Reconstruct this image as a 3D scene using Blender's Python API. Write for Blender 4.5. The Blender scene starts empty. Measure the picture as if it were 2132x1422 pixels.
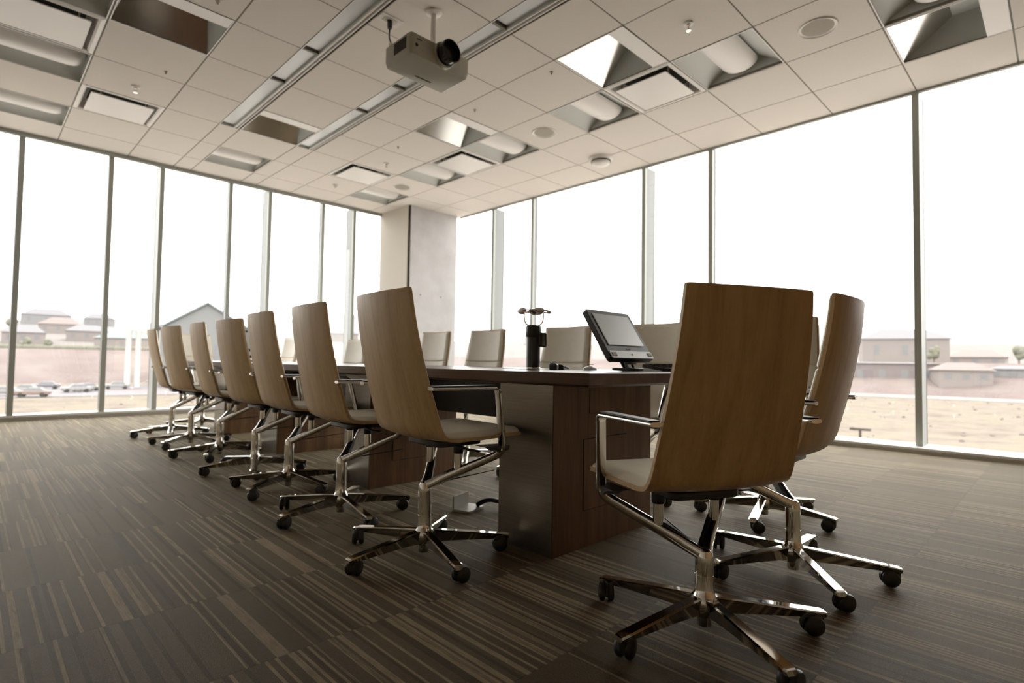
import bpy, bmesh, math, random
from mathutils import Vector, Matrix
random.seed(7)
PI = math.pi
SC = bpy.context.scene
COL = SC.collection

# ------------------------------------------------------------------ camera, sky, exposure
T = 0.71                                   # one ceiling module
CAMP = Vector((-3.5136, -7.3545, 0.7758))
YAW, PITCH, ROLL, FPX = 0.7916, 0.0374, 0.0151, 1143.18
H = 3.399                                  # ceiling height
def cam_axes():
    cy, sy, cp, sp = math.cos(YAW), math.sin(YAW), math.cos(PITCH), math.sin(PITCH)
    f = Vector((cp*cy, cp*sy, sp)); r = Vector((sy, -cy, 0)); u = r.cross(f)
    return (math.cos(ROLL)*r + math.sin(ROLL)*u, -math.sin(ROLL)*r + math.cos(ROLL)*u, f)
R_, U_, F_ = cam_axes()
cd = bpy.data.cameras.new('camera')
cd.sensor_width = 36.0; cd.lens = FPX*36/2132; cd.clip_start = .05; cd.clip_end = 5000
cam = bpy.data.objects.new('camera', cd); COL.objects.link(cam)
cam.matrix_world = Matrix(((R_.x, U_.x, -F_.x, CAMP.x), (R_.y, U_.y, -F_.y, CAMP.y), (R_.z, U_.z, -F_.z, CAMP.z), (0, 0, 0, 1)))
cd.dof.use_dof = True; cd.dof.focus_distance = 1.9; cd.dof.aperture_fstop = 2.4
SC.camera = cam

SC.view_settings.view_transform = 'Standard'; SC.view_settings.look = 'None'
SC.view_settings.gamma = 1.0; SC.view_settings.use_curve_mapping = False
SC.view_settings.exposure = 0.1
w = bpy.data.worlds.new('overcast'); SC.world = w; w.use_nodes = True
bg = w.node_tree.nodes['Background']; bg.inputs[0].default_value = (1.0, .955, .92, 1); bg.inputs[1].default_value = 5.5
SC.cycles.max_bounces = 10; SC.cycles.diffuse_bounces = 6; SC.cycles.glossy_bounces = 5; SC.cycles.transparent_max_bounces = 16
SC.cycles.caustics_reflective = False; SC.cycles.caustics_refractive = False
SC.cycles.use_denoising = True
SC.cycles.sample_clamp_indirect = 6.0

# ------------------------------------------------------------------ materials
MATS = {}
def mat(name, col, rough=.5, metal=0., spec=.5, setup=None, **kw):
    m = bpy.data.materials.new(name); m.use_nodes = True
    b = m.node_tree.nodes['Principled BSDF']
    b.inputs['Base Color'].default_value = (*col, 1); b.inputs['Roughness'].default_value = rough
    b.inputs['Metallic'].default_value = metal; b.inputs['Specular IOR Level'].default_value = spec
    for k, v in kw.items(): b.inputs[k.replace('_', ' ')].default_value = v
    if setup: setup(m, m.node_tree, b)
    MATS[name] = m; return m
def N(nt, typ, **kw):
    n = nt.nodes.new(typ)
    for k, v in kw.items(): setattr(n, k, v)
    return n
def math_n(nt, op, a, b=None, c=None):
    n = N(nt, 'ShaderNodeMath', operation=op)
    for i, v in enumerate((a, b, c)):
        if v is None: continue
        if isinstance(v, (int, float)): n.inputs[i].default_value = v
        else: nt.links.new(v, n.inputs[i])
    return n.outputs[0]
def ramp(nt, fac, stops):
    r = N(nt, 'ShaderNodeValToRGB'); nt.links.new(fac, r.inputs[0])
    e = r.color_ramp.elements
    while len(e) < len(stops): e.new(.5)
    for i, (p, c) in enumerate(stops): e[i].position = p; e[i].color = (*c, 1)
    return r.outputs[0]
def noise(nt, vec, scale, detail=3, rough=.55, dist=0.):
    n = N(nt, 'ShaderNodeTexNoise'); n.inputs['Scale'].default_value = scale; n.inputs['Detail'].default_value = detail
    n.inputs['Roughness'].default_value = rough; n.inputs['Distortion'].default_value = dist
    if vec is not None: nt.links.new(vec, n.inputs['Vector'])
    return n.outputs['Fac']
def coords(nt, scale=(1, 1, 1), kind='Object'):
    t = N(nt, 'ShaderNodeTexCoord'); m = N(nt, 'ShaderNodeMapping'); m.inputs['Scale'].default_value = scale
    nt.links.new(t.outputs[kind], m.inputs['Vector']); return m.outputs[0]
def bump(nt, b, h, strength=.2, dist=.002):
    n = N(nt, 'ShaderNodeBump'); n.inputs['Strength'].default_value = strength; n.inputs['Distance'].default_value = dist
    nt.links.new(h, n.inputs['Height']); nt.links.new(n.outputs[0], b.inputs['Normal'])
def wood(c1, c2, c3, sc=(9, 14, .55), fine=4):
    def s(m, nt, b):
        v = coords(nt, sc)
        a = noise(nt, v, 1.6, 4, .6, .6)
        v2 = coords(nt, tuple(x*fine for x in sc)); g = noise(nt, v2, 3.5, 3, .7)
        mixv = math_n(nt, 'ADD', math_n(nt, 'MULTIPLY', a, .65), math_n(nt, 'MULTIPLY', g, .35))
        nt.links.new(ramp(nt, mixv, [(.32, c1), (.5, c2), (.68, c3)]), b.inputs['Base Color'])
        bump(nt, b, g, .08, .001)
    return s
mat('shell_veneer', (.4, .25, .12), .42, setup=wood((.45, .295, .135), (.59, .405, .195), (.68, .49, .255)))
mat('shell_edge', (.55, .38, .2), .5, setup=wood((.45, .30, .15), (.56, .39, .21), (.62, .45, .26), (40, 40, 40)))
mat('walnut', (.2, .09, .04), .42, setup=wood((.085, .040, .016), (.16, .080, .030), (.24, .125, .05), (7, 7, .45)))
mat('walnut_top', (.12, .06, .035), .28, spec=.22, setup=wood((.045, .023, .012), (.075, .038, .019), (.11, .058, .03), (7, .45, 7)))
def speck(amount, sc, c1, c2, bst=.1):
    def s(m, nt, b):
        v = coords(nt); n = noise(nt, v, sc, 5, .65)
        nt.links.new(ramp(nt, n, [(.5-amount, c1), (.5+amount, c2)]), b.inputs['Base Color']); bump(nt, b, n, bst, .002)
    return s
mat('leather', (.78, .73, .62), .45, setup=speck(.2, 14, (.74, .69, .58), (.80, .75, .645), .05))
mat('chrome', (.80, .78, .74), .07, 1.0)
mat('satin_metal', (.62, .60, .56), .22, 1.0)
mat('black_plastic', (.018, .017, .015), .38)
mat('black_metal', (.02, .019, .017), .3)
mat('dark_gap', (.02, .016, .012), .8)
def brushed(m, nt, b):
    v = coords(nt, (2, 2, 160)); n = noise(nt, v, 2, 3, .6)
    nt.links.new(ramp(nt, n, [(.3, (.23, .205, .17)), (.7, (.30, .27, .23))]), b.inputs['Base Color']); bump(nt, b, n, .12, .001)
mat('brushed_steel', (.4, .38, .34), .32, 1.0, setup=brushed)
mat('ceiling_tile', (.80, .74, .67), .85, setup=speck(.25, 90, (.75, .70, .65), (.80, .75, .70), .15))
mat('ceiling_bar', (.20, .18, .155), .6)
mat('fixture_white', (.80, .77, .74), .35)
mat('fixture_inner', (.62, .64, .62), .38)
mat('reflector', (.72, .70, .68), .16, .95)
mat('frosted_lens', (.62, .64, .66), .22)
mat('perforated_white', (.86, .83, .81), .4)
mat('speaker_grille', (.40, .36, .30), .7, setup=speck(.2, 400, (.30, .27, .22), (.5, .46, .38), .4))
mat('concrete', (.60, .58, .56), .75, setup=speck(.22, 2.2, (.50, .485, .49), (.63, .62, .635), .1))
mat('white_wall', (.84, .80, .73), .8)
mat('plaster', (.66, .62, .55), .8)
mat('wall_wood', (.2, .12, .06), .5, setup=wood((.32, .18, .075), (.44, .27, .125), (.54, .35, .17), (5, 5, .5)))
mat('mullion_metal', (.40, .42, .39), .45, .2)
mat('fin_metal', (.24, .25, .25), .5)
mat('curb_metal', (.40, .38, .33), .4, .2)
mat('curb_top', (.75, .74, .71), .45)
mat('projector_body', (.40, .385, .315), .42)
mat('lens_black', (.012, .01, .01), .12)
mat('red_glass', (.7, .12, .05), .2)
mat('screen', (.52, .58, .60), .28)
mat('screen_bezel', (.022, .021, .020), .5)
mat('silver_plastic', (.56, .60, .66), .35)
mat('key_white', (.72, .70, .66), .5)
mat('paper', (.82, .80, .77), .6)
def glass_setup():
    m = bpy.data.materials.new('window_glass'); m.use_nodes = True; nt = m.node_tree
    for n in list(nt.nodes): nt.nodes.remove(n)
    o = N(nt, 'ShaderNodeOutputMaterial'); t = N(nt, 'ShaderNodeBsdfTransparent'); t.inputs[0].default_value = (.97, .985, .975, 1)
    g = N(nt, 'ShaderNodeBsdfGlossy'); g.inputs['Roughness'].default_value = .02; g.inputs[0].default_value = (1, 1, 1, 1)
    mx = N(nt, 'ShaderNodeMixShader'); lw = N(nt, 'ShaderNodeLayerWeight'); fa = math_n(nt, 'ADD', math_n(nt, 'MULTIPLY', math_n(nt, 'POWER', lw.outputs['Facing'], 5), .5), .03)
    nt.links.new(fa, mx.inputs[0]); nt.links.new(t.outputs[0], mx.inputs[1]); nt.links.new(g.outputs[0], mx.inputs[2])
    nt.links.new(mx.outputs[0], o.inputs[0]); MATS['window_glass'] = m
glass_setup()
# carpet: half-metre tiles in rows, each with its own lengthwise stripes
def carpet(m, nt, b):
    tc = N(nt, 'ShaderNodeTexCoord'); sp = N(nt, 'ShaderNodeSeparateXYZ'); nt.links.new(tc.outputs['Object'], sp.inputs[0])
    X, Y = sp.outputs[0], sp.outputs[1]
    row = math_n(nt, 'FLOOR', math_n(nt, 'DIVIDE', math_n(nt, 'ADD', Y, .40), .5))
    cx = math_n(nt, 'DIVIDE', math_n(nt, 'ADD', X, math_n(nt, 'MULTIPLY', row, .25)), .5)
    ti = math_n(nt, 'FLOOR', cx)
    def wn(a, bb, c=0.):
        cb = N(nt, 'ShaderNodeCombineXYZ')
        for i, v in enumerate((a, bb, c)):
            if isinstance(v, (int, float)): cb.inputs[i].default_value = v
            else: nt.links.new(v, cb.inputs[i])
        wnn = N(nt, 'ShaderNodeTexWhiteNoise', noise_dimensions='3D'); nt.links.new(cb.outputs[0], wnn.inputs[0]); return wnn.outputs[0]
    def band(width, seed):
        return wn(math_n(nt, 'FLOOR', math_n(nt, 'DIVIDE', X, width)), row, seed)
    tile_v = wn(ti, row, 3.3)
    wide = band(.083, 1.7); fine = band(.0085, 5.1); mid = band(.0125, 9.4)
    dens = math_n(nt, 'GREATER_THAN', wn(math_n(nt, 'FLOOR', math_n(nt, 'DIVIDE', X, .167)), row, 7.7), .52)
    light = math_n(nt, 'GREATER_THAN', fine, math_n(nt, 'SUBTRACT', .94, math_n(nt, 'MULTIPLY', dens, .22)))
    dark = math_n(nt, 'LESS_THAN', mid, .2)
    pile = noise(nt, coords(nt, (60, 60, 60)), 6, 2, .7)
    patch = noise(nt, coords(nt, (60, 5, 5)), 3, 2, .6)
    v = math_n(nt, 'ADD', .40, math_n(nt, 'MULTIPLY', math_n(nt, 'SUBTRACT', wide, .5), .08))
    v = math_n(nt, 'ADD', v, math_n(nt, 'MULTIPLY', math_n(nt, 'SUBTRACT', tile_v, .5), .07))
    v = math_n(nt, 'ADD', v, math_n(nt, 'MULTIPLY', light, math_n(nt, 'MULTIPLY', patch, .74)))
    v = math_n(nt, 'SUBTRACT', v, math_n(nt, 'MULTIPLY', dark, .2))
    v = math_n(nt, 'ADD', v, math_n(nt, 'MULTIPLY', math_n(nt, 'SUBTRACT', pile, .5), .42))
    # seams
    fy = math_n(nt, 'FRACT', math_n(nt, 'DIVIDE', math_n(nt, 'ADD', Y, .40), .5))
    sm = math_n(nt, 'LESS_THAN', fy, .010)
    v = math_n(nt, 'SUBTRACT', v, math_n(nt, 'MULTIPLY', sm, .14))
    nt.links.new(ramp(nt, v, [(0., (.004, .003, .0014)), (.4, (.038, .0285, .0145)), (1., (.30, .225, .13))]), b.inputs['Base Color'])
    nt.links.new(ramp(nt, v, [(.1, (.36, .28, .17)), (.42, (.62, .51, .345)), (.9, (1., .88, .66))]), b.inputs['Sheen Tint'])
    bump(nt, b, pile, .5, .004)
mat('carpet', (.1, .08, .05), .6, spec=.15, Specular_Tint=(1, .84, .64, 1), setup=carpet, Sheen_Weight=.85, Sheen_Roughness=.3)
def ground(stops, sc, st=(1, 1, 1)):
    def s(m, nt, b):
        n = noise(nt, coords(nt, st), sc, 6, .65); nt.links.new(ramp(nt, n, stops), b.inputs['Base Color'])
    return s
mat('bounce_paving', (.46, .43, .40), .9)  # unseen ground colour, chosen pale to throw light up to the ceiling
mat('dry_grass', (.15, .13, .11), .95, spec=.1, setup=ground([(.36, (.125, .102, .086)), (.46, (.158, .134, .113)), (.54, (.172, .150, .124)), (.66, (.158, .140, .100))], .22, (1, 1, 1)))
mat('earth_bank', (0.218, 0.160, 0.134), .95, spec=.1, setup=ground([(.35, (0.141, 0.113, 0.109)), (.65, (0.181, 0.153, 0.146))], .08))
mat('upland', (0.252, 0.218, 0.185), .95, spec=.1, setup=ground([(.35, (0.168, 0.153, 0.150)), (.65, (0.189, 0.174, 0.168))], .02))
mat('ridge', (0.259, 0.259, 0.276), .95, spec=.1, setup=ground([(.35, (0.180, 0.175, 0.181)), (.65, (0.192, 0.186, 0.188))], .006))  # distant ground colours paled and flattened to paint in the haze
mat('asphalt', (0.154, 0.140, 0.150), .9)
mat('pale_road', (0.216, 0.207, 0.199), .9)
mat('house_wall', (0.194, 0.173, 0.166), .9); mat('house_wall_grey', (0.181, 0.180, 0.183), .9); mat('house_wall_brown', (0.151, 0.131, 0.134), .9)  # building, car and leaf colours below carry the same painted haze
mat('roof_grey', (0.164, 0.160, 0.173), .9); mat('roof_brown', (0.177, 0.149, 0.143), .9); mat('roof_teal', (0.156, 0.186, 0.186), .8)
mat('house_window', (0.134, 0.137, 0.145), .5); mat('pale_hall', (.168, .170, .170), .9); mat('white_paint', (0.432, 0.432, 0.423), .6)
mat('car_white', (0.207, 0.203, 0.199), .35); mat('car_red', (0.181, 0.130, 0.117), .35); mat('car_dark', (0.121, 0.117, 0.130), .35)
mat('foliage', (0.147, 0.173, 0.086), .95, spec=.1, setup=ground([(.35, (0.130, 0.131, 0.108)), (.65, (0.168, 0.168, 0.134))], .6)); mat('trunk', (0.130, 0.095, 0.078), .9)
mat('wood_post', (.045, .035, .03), .9)

# ------------------------------------------------------------------ mesh builder
class MB:
    def __init__(s): s.v = []; s.f = []; s.m = []; s.mi = 0
    def add(s, vs, fs):
        o = len(s.v); s.v += [tuple(x) for x in vs]; s.f += [tuple(i+o for i in f) for f in fs]; s.m += [s.mi]*len(fs)
        return s
    def box(s, x0, y0, z0, x1, y1, z1, M=None):
        x0, x1 = sorted((x0, x1)); y0, y1 = sorted((y0, y1)); z0, z1 = sorted((z0, z1))
        vs = [Vector(p) for p in ((x0,y0,z0),(x1,y0,z0),(x1,y1,z0),(x0,y1,z0),(x0,y0,z1),(x1,y0,z1),(x1,y1,z1),(x0,y1,z1))]
        if M: vs = [M @ p for p in vs]
        return s.add(vs, [(0,3,2,1),(4,5,6,7),(0,1,5,4),(1,2,6,5),(2,3,7,6),(3,0,4,7)])
    def rbox(s, x0, y0, z0, x1, y1, z1, r=.01, n=4, M=None, bz=0):
        # box with rounded vertical edges; bz bevels top and bottom edges
        pts = []
        for cx, cy, a0 in ((x1-r, y1-r, 0), (x0+r, y1-r, PI/2), (x0+r, y0+r, PI), (x1-r, y0+r, 1.5*PI)):
            for k in range(n+1):
                a = a0 + PI/2*k/n; pts.append((cx, cy, math.cos(a), math.sin(a)))
        if bz: rings = [(z0, -bz), (z0+bz, 0), (z1-bz, 0), (z1, -bz)]
        else: rings = [(z0, 0), (z1, 0)]
        vs = []
        for z, off in rings:
            for cx, cy, c, d in pts: vs.append(Vector((cx+(r+off)*c, cy+(r+off)*d, z)))
        if M: vs = [M @ p for p in vs]
        m = len(pts); fs = []
        for k in range(len(rings)-1):
            for i in range(m): j = (i+1) % m; fs.append((k*m+i, k*m+j, (k+1)*m+j, (k+1)*m+i))
        fs.append(tuple(range(m-1, -1, -1))); fs.append(tuple((len(rings)-1)*m+i for i in range(m)))
        return s.add(vs, fs)
    def lathe(s, prof, n=24, M=None, cap=True):
        vs = []; fs = []
        for r, z in prof:
            for i in range(n):
                a = 2*PI*i/n; p = Vector((r*math.cos(a), r*math.sin(a), z)); vs.append(M @ p if M else p)
        for k in range(len(prof)-1):
            for i in range(n): j = (i+1) % n; fs.append((k*n+i, k*n+j, (k+1)*n+j, (k+1)*n+i))
        if cap: fs.append(tuple(range(n-1, -1, -1))); fs.append(tuple((len(prof)-1)*n+i for i in range(n)))
        return s.add(vs, fs)
    def sweep(s, path, sec, side, n=14, e=2.6, cap=True):
        # path: points; sec: (half width along side, half height) per point; side: lateral vector hint per point
        vs = []; fs = []; P = [Vector(p) for p in path]
        for i, p in enumerate(P):
            t = (P[min(i+1, len(P)-1)] - P[max(i-1, 0)]).normalized()
            sd = Vector(side[i] if isinstance(side, list) else side); sd = (sd - t*sd.dot(t)).normalized(); up = t.cross(sd)
            a, b = sec[i] if isinstance(sec, list) else sec
            for k in range(n):
                q = 2*PI*k/n; c, d = math.cos(q), math.sin(q)
                cx = math.copysign(abs(c)**(2/e), c)*a; dx = math.copysign(abs(d)**(2/e), d)*b
                vs.append(p + sd*cx + up*dx)
        for k in range(len(P)-1):
            for i in range(n): j = (i+1) % n; fs.append((k*n+i, k*n+j, (k+1)*n+j, (k+1)*n+i))
        if cap: fs.append(tuple(range(n-1, -1, -1))); fs.append(tuple((len(P)-1)*n+i for i in range(n)))
        return s.add(vs, fs)
    def prism(s, pts, a, b, M):
        # polygon in local xy extruded z a..b under matrix M
        m = len(pts); vs = [M @ Vector((x, y, a)) for x, y in pts] + [M @ Vector((x, y, b)) for x, y in pts]
        fs = [tuple(range(m-1, -1, -1)), tuple(range(m, 2*m))] + [(i, (i+1) % m, (i+1) % m+m, i+m) for i in range(m)]
        return s.add(vs, fs)
    def sphere(s, c, r, n=14, sz=1.):
        prof = [(max(r*math.sin(PI*k/n), .0002), -r*math.cos(PI*k/n)*sz) for k in range(n+1)]
        return s.lathe(prof, n*2, Matrix.Translation(c))
    def mesh(s, name, mats, smooth=None):
        me = bpy.data.meshes.new(name); me.from_pydata(s.v, [], s.f)
        for m in (mats if isinstance(mats, (list, tuple)) else [mats]): me.materials.append(MATS[m])
        me.polygons.foreach_set('material_index', s.m)
        bm = bmesh.new(); bm.from_mesh(me); bmesh.ops.recalc_face_normals(bm, faces=bm.faces[:]); bm.to_mesh(me); bm.free()
        if smooth:
            me.polygons.foreach_set('use_smooth', [True]*len(me.polygons)); me.set_sharp_from_angle(angle=math.radians(smooth))
        me.update(); return me
    def obj(s, name, mats, parent=None, smooth=35, loc=None, rotz=0):
        o = bpy.data.objects.new(name, s.mesh(name, mats, smooth)); COL.objects.link(o)
        if parent: o.parent = parent
        if loc is not None: o.location = loc
        if rotz: o.rotation_euler = (0, 0, rotz)
        return o
def tag(o, label=None, cat=None, group=None, kind=None):
    if label: o['label'] = label
    if cat: o['category'] = cat
    if group: o['group'] = group
    if kind: o['kind'] = kind
    return o
def thing(name, label, cat, loc=(0, 0, 0), rotz=0, group=None):
    o = bpy.data.objects.new(name, None); COL.objects.link(o); o.location = loc; o.rotation_euler = (0, 0, rotz)
    o.empty_display_size = .1
    return tag(o, label, cat, group)
def struct(name, mb, mats, parent=None, smooth=None):
    o = mb.obj(name, mats, parent, smooth)
    if not parent: o['kind'] = 'structure'
    return o
def copy_tree(o, parent=None):
    c = o.copy(); COL.objects.link(c)
    if parent: c.parent = parent
    for ch in [x for x in o.children]: copy_tree(ch, c)
    return c
def fillet(pts, rad, n=6):
    P = [Vector(p) for p in pts]; out = [P[0]]
    for i in range(1, len(P)-1):
        a, b, c = P[i-1], P[i], P[i+1]; r = rad[i] if isinstance(rad, (list, tuple)) else rad
        d1 = (a-b).normalized(); d2 = (c-b).normalized(); r = min(r, (a-b).length*.45, (c-b).length*.45)
        p0 = b + d1*r; p1 = b + d2*r
        for k in range(n+1):
            t = k/n; out.append(p0*(1-t)**2 + b*2*t*(1-t) + p1*t*t)
    out.append(P[-1]); return out

# ------------------------------------------------------------------ room shell
X0, X1, Y0, Y1 = -7.6, 2.78, -10.6, 1.30
m = MB(); m.box(X0-.2, Y0-.2, -.2, X1+.35, Y1+.35, 0); struct('floor', m, 'carpet')
m = MB(); m.box(X0-.2, Y0-.2, 0, X1+.35, Y0, H+.4); struct('wall_back', m, 'wall_wood')
m = MB(); m.box(X0-.2, Y0, 0, X0, Y1+.35, H+.4); struct('wall_left', m, 'white_wall')

# ceiling grid: lines across x (module units) and y
LX = [-10.7, -10, -9, -8, -7, -6, -5, -4, -3, -2.27, -1.97, -1.04, -.73, 0, 1, 2, 3, 3.915]
LY = [-1.83] + list(range(-1, 15)) + [14.93]        # c values, y = -c*T
OPEN = {}
def cell(a0, c0, kind): OPEN[(a0, c0)] = kind
for a, c in ((1,5),(1,7),(1,3),(1,1),(1,-1),(1,9),(-5,1),(-5,-1),(-5,3),(-1.97,-1)): cell(a, c, 'light')
for a, c in ((1,6),(1,2),(0,0),(-4,0),(-5,2)): cell(a, c, 'diffuser')
for a, c in ((0,6),(0,3),(-1.97,1),(-4,3),(2,9)): cell(a, c, 'coffer')
g = .006
m = MB(); bars = MB()
STRIP = {(-2.27): (1, 14), (-1.04): (1, 14)}
for i in range(len(LX)-1):
    a0, a1 = LX[i], LX[i+1]
    for j in range(len(LY)-1):
        c0, c1 = LY[j], LY[j+1]
        if (a0, c0) in OPEN: continue
        if a0 in STRIP and STRIP[a0][0] <= c0 < STRIP[a0][1]: continue
        x0, x1 = a0*T+g, a1*T-g; y0, y1 = -c1*T+g, -c0*T-g
        if x0 > 2.0*T and False: continue
        m.box(x0, y0, H, x1, y1, H+.02)
for a in LX:
    bars.box(a*T-.012, Y0, H+.006, a*T+.012, Y1+.01, H+.03)
for c in LY:
    # break the cross bars where a strip runs
    segs = [(X0, -2.27*T), (-1.97*T, -1.04*T), (-.73*T, X1)] if 1 <= c <= 14 else [(X0, X1)]
    for s0, s1 in segs: bars.box(s0, -c*T-.012, H+.0065, s1, -c*T+.012, H+.0295)
ceil = struct('ceiling', m, 'ceiling_tile')
bo = bars.obj('ceiling_grid', 'ceiling_bar', ceil, None)
m = MB(); m.box(X0-.2, Y0-.2, H+.42, X1+.35, Y1+.35, H+.6); struct('ceiling.001', m, 'plaster')

# glazing: left wall (y = Y1) and right wall (x = X1)
GL = .17
deepL = [-3.155, -1.72, -.275, 1.16]
vertsL = []
for d in deepL: vertsL += [(d-.57, 0), (d, 1)]
vertsL = sorted(vertsL)
GX0, GY0 = -5.2, -7.6                      # glazing ends out of view; solid wall added beyond to darken the near room
vertsR = sorted([(-.475-2.95*k, 1) for k in range(4)] + [(-1.40-2.95*k, 0) for k in range(4)])
vertsR = [v for v in vertsR if v[0] > GY0+.05]
wn_ = 0
def mull(parent, pos, deep, axis):
    w2 = .028; D = .24 if deep else .09
    m = MB()
    if axis == 'x': m.box(pos-w2, Y1, .066, pos+w2, Y1+.035, H)
    else: m.box(X1, pos-w2, .053, X1+.035, pos+w2, H)
    o = m.obj('mullion', 'mullion_metal', parent, None)
    m = MB()
    if axis == 'x': m.box(pos-w2*.85, Y1+.035, .066, pos+w2*.85, Y1+D, H)
    else: m.box(X1+.035, pos-w2*.85, .053, X1+D, pos+w2*.85, H)
    m.obj('fin', 'fin_metal', parent, None)
    m = MB()
    if axis == 'x': m.box(pos-w2*.95, Y1+D, .066, pos+w2*.95, Y1+D+.012, H)
    else: m.box(X1+D, pos-w2*.95, .053, X1+D+.012, pos+w2*.95, H)
    m.obj('fin_cap', 'black_metal', parent, None)
edges = [GX0] + [v[0] for v in vertsL] + [1.66]
for i in range(len(edges)-1):
    wn_ += 1; m = MB(); m.box(edges[i]+.02, Y1+.045, .05, edges[i+1]-.02, Y1+.057, H)
    o = struct('window_%d' % wn_, m, 'window_glass')
    if i < len(vertsL): mull(o, vertsL[i][0], vertsL[i][1], 'x')
edges = [GY0] + [v[0] for v in vertsR] + [.44]
for i in range(len(edges)-1):
    wn_ += 1; m = MB(); m.box(X1+.045, edges[i]+.02, .04, X1+.057, edges[i+1]-.02, H)
    o = struct('window_%d' % wn_, m, 'window_glass')
    if i < len(vertsR): mull(o, vertsR[i][0], vertsR[i][1], 'y')
m = MB(); m.box(X0, Y1, 0, GX0, Y1+.25, H+.4); struct('shade_wall_far', m, 'white_wall')  # unseen stretch added to cut window light around the camera
m = MB(); m.box(X1, Y0, 0, X1+.25, GY0, H+.4); struct('shade_wall_right', m, 'white_wall')  # also out of view, added to block daylight from the near floor
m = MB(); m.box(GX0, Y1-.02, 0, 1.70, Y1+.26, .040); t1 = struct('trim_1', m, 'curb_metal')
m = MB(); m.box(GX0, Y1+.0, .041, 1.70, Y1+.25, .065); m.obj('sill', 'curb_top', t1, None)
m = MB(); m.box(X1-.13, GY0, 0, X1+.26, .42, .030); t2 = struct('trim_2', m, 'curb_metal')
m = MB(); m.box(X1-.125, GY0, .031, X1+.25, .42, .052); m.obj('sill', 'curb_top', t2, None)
m = MB(); m.box(GX0, Y1-.035, H-.045, 1.70, Y1+.02, H-.001); struct('trim_3', m, 'mullion_metal')
m = MB(); m.box(X1-.01, GY0, H-.02, X1+.03, .42, H-.001); struct('trim_4', m, 'mullion_metal')
# corner column
m = MB(); m.box(1.70, .40, 0, 2.70, 1.36, H+.01)
co = tag(m.obj('concrete_column', 'concrete', None, None), None, None, kind='structure')
m = MB(); m.box(1.664, .425, 0, 1.699, 1.30, H); m.obj('plaster_face', 'plaster', co, None)
m = MB(); m.box(1.68, .396, 0, 1.701, .424, H); m.obj('joint_strip', 'dark_gap', co, None)
for hx, hz in ((1.93, 1.65), (2.36, 1.65)):
    m = MB(); m.lathe([(.011, 0), (.011, .004)], 12, Matrix.Translation((hx, .401, hz+.25)) @ Matrix.Rotation(PI/2, 4, 'X')); m.obj('tie_hole', 'dark_gap', co)

# ------------------------------------------------------------------ ceiling fixtures
def near_of(a, c):
    return 'near' if c >= 5 else 'far'
def make_light(S=T, label=''):
    t = thing('ceiling_light', label, 'ceiling light')
    h = S/2-.006; d = .15
    m = MB()                                                  # housing with two curved reflector wings
    n = 10; prof = []
    for k in range(n+1):                                      # from edge up to the centre ridge
        q = k/n; prof.append((-h + (h)*q, d*math.sin(q*PI/2)**.8))
    prof = prof + [(-x, z) for x, z in prof[::-1][1:]]
    vs = []; fs = []
    for x in (-h, h):
        for y, z in prof: vs.append((x, y, z))
    k = len(prof)
    for i in range(k-1): fs.append((i, i+1, k+i+1, k+i))
    m.add(vs, fs); m.obj('housing', 'fixture_inner', t, 60)
    for xx in (-h, h-.004):
        m = MB(); m.box(xx, -h, 0, xx+.004, h, d+.01); m.obj('end_plate', 'fixture_inner', t, None)
    m = MB(); R = .155; y = .0                                # half-round perforated basket
    pr = []
    for k in range(13):
        a = PI*k/12; pr.append((R*math.cos(a)*1.0, -.095*math.sin(a)))
    vs = []; fs = []; L = h-.035
    xs = [(-h+.004, 1), (L-.10, 1), (L-.05, .93), (L-.02, .8), (L, .55)]
    for x, sc in xs:
        for yy, zz in pr: vs.append((x, yy*(.5+.5*sc), .105 + zz*sc))
    k = len(pr)
    for j in range(len(xs)-1):
        for i in range(k-1): fs.append((j*k+i, j*k+i+1, (j+1)*k+i+1, (j+1)*k+i))
    fs.append(tuple((len(xs)-1)*k+i for i in range(k))); fs.append(tuple(range(k)))
    m.add(vs, fs); m.obj('lamp_cover', 'perforated_white', t, 60)
    m = MB()
    for q in range(4):
        M_ = Matrix.Rotation(q*PI/2, 4, 'Z'); m.box(-h, h-.008, -.003, h-.008, h, .006, M_)
    m.obj('frame', 'fixture_white', t, None)
    return t
def make_diffuser(S=T, label=''):
    t = thing('air_diffuser', label, 'air vent'); h = S/2-.006
    m = MB()
    for q in range(4):
        M_ = Matrix.Rotation(q*PI/2, 4, 'Z')
        ys = [(h, 0), (h-.03, -.006), (h-.045, .004), (h-.055, .05), (h-.10, .10)]
        vs = []; fs = []
        for yy, z in ys: vs += [M_ @ Vector((-yy, yy, z)), M_ @ Vector((yy, yy, z))]
        for k in range(len(ys)-1): fs.append((2*k, 2*k+1, 2*k+3, 2*k+2))
        m.add(vs, fs)
    m.obj('frame', 'fixture_white', t, 30)
    m = MB(); m.box(-h+.06, -h+.06, .098, h-.06, h-.06, .115); m.obj('duct_plate', 'dark_gap', t, None)
    m = MB(); m.rbox(-h+.082, -h+.082, -.022, h-.082, h-.082, -.014, .01, 3, None, .002); m.obj('face_plate', 'fixture_white', t)
    for sx, sy in ((1, 1), (-1, 1), (1, -1), (-1, -1)):
        m = MB(); m.box(sx*(h-.16)-.006, sy*(h-.10)-.006, -.015, sx*(h-.16)+.006, sy*(h-.10)+.006, .10); m.obj('bracket', 'satin_metal', t, None)
    return t
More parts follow.
